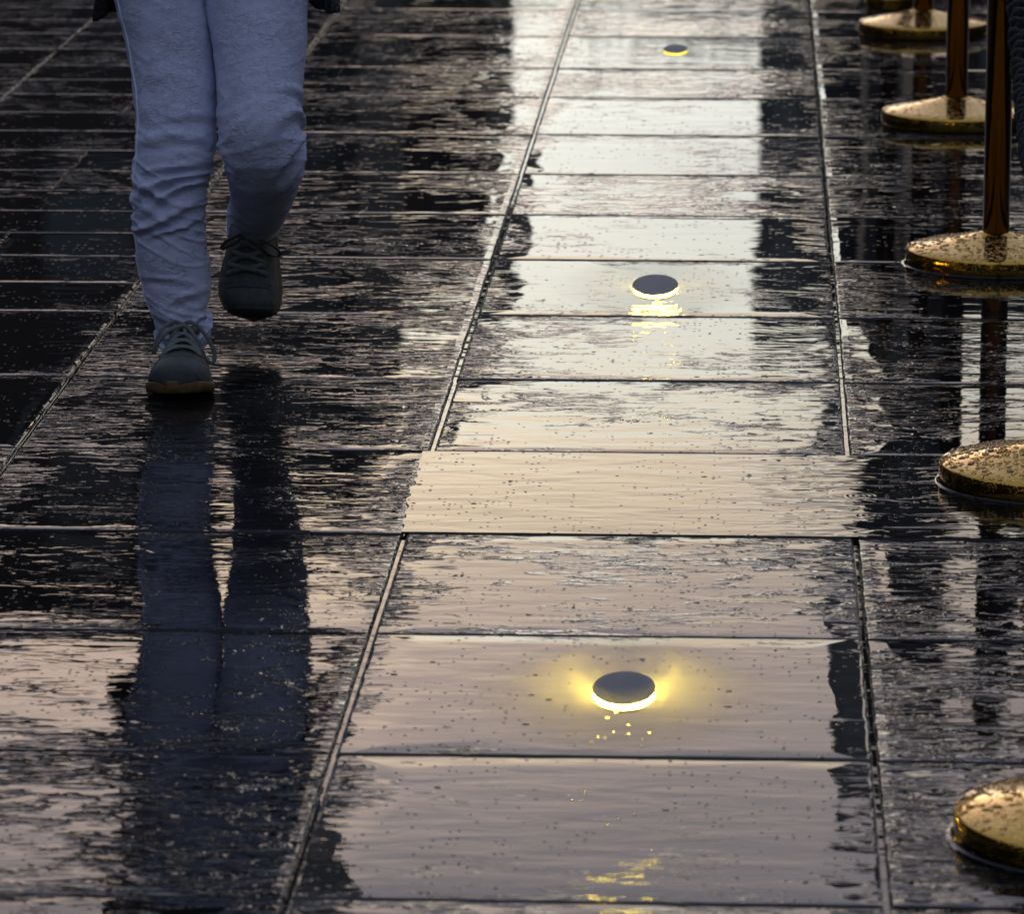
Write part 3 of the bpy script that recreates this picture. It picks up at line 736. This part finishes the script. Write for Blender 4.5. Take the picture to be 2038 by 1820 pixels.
    for k, s in enumerate((.585, .53, .475, .42)):
        for dr in (1, -1):
            b = MB(); pts_ = []
            for i in range(13):
                t = i / 12; u = .5 + dr * (.5 - t) * .50; ss = s - .055 * t
                pts_.append(sp(ss, u, .0042 + .0026 * math.sin(math.pi * t) + (.0012 if dr > 0 else 0)))
            b.tube(pts_, .0048, 8, .34, nrm); b.build('lace', M_LACE, parent)
    knot = sp(.395, .5, .013)
    b = MB(); b.lathe([(.1, -.7), (.75, -.5), (1, 0), (.75, .5), (.1, .7)], 14, .0075, .006); kn = b.build('lace_knot', M_LACE, parent)
    kn.data.transform(Matrix.Translation(knot) @ Matrix.Diagonal((1, 1, .007, 1)))
    def loop(ctrl, wid=.0038):
        pts_ = [Vector(p) for p in catmull([tuple(knot + Vector(c)) for c in ctrl], 40)]
        b = MB(); b.tube(pts_, wid, 8, .34, lambda t: Vector((.25, 1, .25))); b.build('lace_loop', M_LACE, parent)
    # local +y points at the viewer, local +x to the viewer's left for a walker facing us
    loop([(0, 0, 0), (-.018, .012, .006), (-.040, .018, -.014), (-.056, .024, -.044), (-.054, .028, -.062), (-.042, .030, -.056), (-.028, .026, -.026), (-.012, .016, -.004), (0, .006, 0)])
    loop([(0, 0, 0), (.016, .010, .007), (.034, .016, -.004), (.046, .020, -.028), (.050, .022, -.046), (.042, .024, -.028), (.022, .020, -.006), (0, .006, 0)])
    loop([(0, .002, 0), (-.006, .018, -.012), (-.009, .030, -.028), (-.006, .040, -.042), (-.001, .046, -.050)])
    loop([(0, .002, 0), (-.016, .016, -.014), (-.026, .026, -.032), (-.030, .030, -.046)])

def shoe(label, side, heel, yaw, pitch, roll=0.0):
    s = empty('shoe'); s.parent = person; s['label'] = label
    # local +y toe direction: facing the camera is -Y in the world
    s.matrix_local = Matrix.Translation(Vector(heel) - PO) @ Matrix.Rotation(math.pi + yaw, 4, 'Z') @ Matrix.Rotation(-pitch, 4, 'X') @ Matrix.Rotation(roll, 4, 'Y')
    shoe_parts(s, side); return s
shoe('grey front shoe planted on the wet slab, brown sole', -1, (-1.006, 8.452, 0.0015), R(2.5), 0.0)
toe = at(502, 640, 8.72)
PT = R(66)
shoe('dark rear shoe lifted off the slab, toe pointing down', 1, (toe.x + .004, toe.y + .275 * math.cos(PT), toe.z + .275 * math.sin(PT)), R(-2), PT)

# body under the clothes ---------------------------------------------
def body():
    bm = bmesh.new(); layer = bm.verts.layers.skin.verify(); V = {}
    def v(key, p, rx, ry=None):
        q = bm.verts.new(Vector(p) - PO); q[layer].radius = (rx, ry or rx); V[key] = q; return q
    def e(a, b): bm.edges.new((V[a], V[b]))
    cx, cy = -0.965, 8.62
    pel = v('pelvis', (cx, cy, .93), .13, .10); pel[layer].use_root = True
    v('waist', (cx, cy, 1.06), .115, .085); v('chest', (cx, cy - .01, 1.24), .13, .095); v('neck0', (cx, cy, 1.41), .05); v('neck1', (cx, cy - .015, 1.50), .048); v('head', (cx, cy - .03, 1.58), .075, .085); v('crown', (cx, cy - .02, 1.67), .06, .07)
    for a, b in (('pelvis', 'waist'), ('waist', 'chest'), ('chest', 'neck0'), ('neck0', 'neck1'), ('neck1', 'head'), ('head', 'crown')): e(a, b)
    for s, nm in ((-1, 'r'), (1, 'l')):
        sw = -.05 * s
        v('sh' + nm, (cx + s * .165, cy, 1.385), .052); v('el' + nm, (cx + s * .19, cy + .03, 1.12), .040); v('wr' + nm, (cx + s * .165, cy - .09, .905), .027); v('pa' + nm, (cx + s * .160, cy - .10, .850), .030, .020)
        e('chest', 'sh' + nm); e('sh' + nm, 'el' + nm); e('el' + nm, 'wr' + nm); e('wr' + nm, 'pa' + nm)
        for k, (dy, L) in enumerate(((-.028, .070), (-.010, .080), (.010, .076), (.027, .060))):
            f0 = 'f%d%s' % (k, nm); b0 = Vector((cx + s * .160, cy - .105 + dy, .820))
            v(f0 + 'a', b0, .0095); v(f0 + 'b', b0 + Vector((-s * .010, 0, -L * .5)), .0088); v(f0 + 'c', b0 + Vector((-s * .026, 0, -L * .92)), .0078)
            e('pa' + nm, f0 + 'a'); e(f0 + 'a', f0 + 'b'); e(f0 + 'b', f0 + 'c')
        v('t1' + nm, (cx + s * .153, cy - .14, .87), .011); v('t2' + nm, (cx + s * .145, cy - .155, .83), .0095); e('wr' + nm, 't1' + nm); e('t1' + nm, 't2' + nm)
    for nm, rows, ks in (('R', FRONT, (2, 5, 8, 12, 17)), ('L', REAR, (2, 5, 8, 10, 12))):
        prev = 'pelvis'
        for q, k in enumerate(ks):
            r_ = rows[k]; key = 'leg%s%d' % (nm, q); v(key, r_[:3], r_[3] * .62, r_[4] * .62); e(prev, key); prev = key
    me = bpy.data.meshes.new('body'); bm.to_mesh(me); bm.free(); me.materials.append(M_SKIN)
    o = bpy.data.objects.new('body', me); COL.objects.link(o); o.parent = person
    sk = o.modifiers.new('skin', 'SKIN'); sk.use_smooth_shade = True
    su = o.modifiers.new('sub', 'SUBSURF'); su.levels = su.render_levels = 2
    return o
body()
HC = Vector((-0.965, 8.59, 1.595))
def ellip(m, c, rx, ry, rz, n=24, k=14):
    vs_, fs = [], []
    for j in range(k + 1):
        b = math.pi * (j + .02) / (k + .04)
        for i in range(n):
            a = 2 * math.pi * i / n; vs_.append(Vector(c) - PO + Vector((rx * math.sin(b) * math.cos(a), ry * math.sin(b) * math.sin(a), rz * math.cos(b))))
    for j in range(k):
        for i in range(n): fs.append((j * n + i, (j + 1) * n + i, (j + 1) * n + (i + 1) % n, j * n + (i + 1) % n))
    m.add(vs_, fs)
m = MB(); ellip(m, HC + Vector((0, -.005, -.01)), .073, .088, .112); ellip(m, HC + Vector((0, -.098, -.012)), .012, .018, .022, 12, 8); ellip(m, HC + Vector((.075, 0, -.01)), .010, .018, .030, 10, 8); ellip(m, HC + Vector((-.075, 0, -.01)), .010, .018, .030, 10, 8); m.build('head', M_SKIN, person)
for s in (-1, 1):
    m = MB(); ellip(m, HC + Vector((s * .031, -.079, .008)), .013, .010, .010, 12, 8); ey = m.build('eye', M_EYE, person)
    m = MB(); ellip(m, HC + Vector((s * .031, -.0875, .008)), .006, .003, .006, 10, 6); m.build('iris', M_IRIS, ey)
m = MB(); ellip(m, HC + Vector((0, -.087, -.055)), .022, .008, .008, 12, 8); m.build('mouth', M_LIP, person)
m = MB(); ellip(m, HC + Vector((0, .012, .028)), .084, .094, .098); ellip(m, HC + Vector((0, .045, -.06)), .078, .055, .13)
for s in (-1, 1): ellip(m, HC + Vector((s * .072, .005, -.06)), .020, .05, .12, 12, 10)
m.build('hair', M_HAIR, person)

# long open knitted cardigan: back and side panels, open over the thighs
def cardigan():
    m = MB(); nv, nu = 70, 110; vs_, fs = [], []
    for th in (0.0, 0.010):
        for k in range(nv):
            t = k / (nv - 1); z = .632 + t * (1.40 - .632)
            w = .216 - .048 * smooth01(0, .22, t) + .02 * smooth01(.45, .75, t) - .10 * smooth01(.86, 1, t); d = .135 - .01 * smooth01(0, .4, t) + .01 * smooth01(.5, .75, t) - .06 * smooth01(.86, 1, t)
            op = R(62) * (1 - smooth01(.1, .75, t)) + R(14)
            for i in range(nu):
                a = -math.pi / 2 + op + (2 * math.pi - 2 * op) * i / (nu - 1)
                fl = .010 * math.sin(a * 7 + 2) * (1 - t) + .004 * noise.noise((math.cos(a) * 3, math.sin(a) * 3, z * 6))
                rib = .0022 * math.sin(a * 90) * (1 - smooth01(.02, .06, t))
                c = Vector((-0.965, 8.60, 0))
                zz = z + (.010 * noise.noise((math.cos(a) * 2.2, math.sin(a) * 2.2, 1)) - .004) * (1 - t) + (-.008 if math.cos(a) < 0 else .002) * (1 - t)
                p = c + Vector(((w - th + fl + rib) * math.cos(a), (d - th + fl + rib) * math.sin(a) * .95, zz))
                vs_.append(p - PO)
    n1 = nv * nu
    for L in (0, 1):
        for k in range(nv - 1):
            for i in range(nu - 1):
                q = (L * n1 + k * nu + i, L * n1 + k * nu + i + 1, L * n1 + (k + 1) * nu + i + 1, L * n1 + (k + 1) * nu + i)
                fs.append(q if L == 0 else tuple(reversed(q)))
    for i in range(nu - 1):
        fs.append((i + 1, i, n1 + i, n1 + i + 1)); fs.append(((nv - 1) * nu + i, (nv - 1) * nu + i + 1, n1 + (nv - 1) * nu + i + 1, n1 + (nv - 1) * nu + i))
    for k in range(nv - 1):
        fs.append((k * nu, (k + 1) * nu, n1 + (k + 1) * nu, n1 + k * nu)); fs.append(((k + 1) * nu + nu - 1, k * nu + nu - 1, n1 + k * nu + nu - 1, n1 + (k + 1) * nu + nu - 1))
    m.add(vs_, fs); ca = m.build('cardigan', M_KNIT, person); ca['label'] = 'dark charcoal knitted cardigan hem hanging beside the thighs'
    for s in (-1, 1):
        b = MB(); sw = -.05 * s
        pts_ = catmull([(-0.965 + s * .15, 8.62, 1.39), (-0.965 + s * .175, 8.63, 1.28), (-0.965 + s * .19, 8.65, 1.12), (-0.965 + s * .175, 8.60, .99), (-0.965 + s * .165, 8.52, .91)], 30)
        b.tube([Vector(p) - PO for p in pts_], lambda t: .060 - .020 * t + .002 * math.sin(t * 60), 20); b.build('sleeve', M_KNIT, ca)
    b = MB(); b.lathe([(.135, .98), (.15, 1.10), (.155, 1.22), (.15, 1.33), (.09, 1.405), (.06, 1.43)], 40, 1.0, .66); sh_ = b.build('shirt', M_PANEL, person); sh_.location = Vector((-0.965, 8.615, 0)) - PO
cardigan()

# ------------------------------------------------------------------ rain splashes thrown up from the water
m = MB(); rr = random.Random(5)
def bead(p, s):
    vs_ = [p + Vector(d) * s for d in ((1, 0, 0), (0, 1, 0), (-1, 0, 0), (0, -1, 0), (0, 0, 1.3), (0, 0, -1.3))]
    m.add(vs_, [(0, 1, 4), (1, 2, 4), (2, 3, 4), (3, 0, 4), (1, 0, 5), (2, 1, 5), (3, 2, 5), (0, 3, 5)])
for k in range(90):
    a = rr.uniform(-2.6, -1.2) ; q = abs(rr.gauss(0, .03))
    bead(Vector((0.255 + rr.gauss(0, .022), 7.66 + rr.gauss(0, .05), .004 + abs(rr.gauss(0, .022)))), rr.uniform(.0003, .0009))
for k in range(90):
    bead(Vector((rr.uniform(-1.7, .8), rr.uniform(6, 12), abs(rr.gauss(0, .05)) + .003)), rr.uniform(.0004, .0010))
sp_ = m.build('rain_splash', M_WATER, None); tag(sp_, 'tiny rain drops splashing up from the wet slabs', 'rain', None, 'stuff')
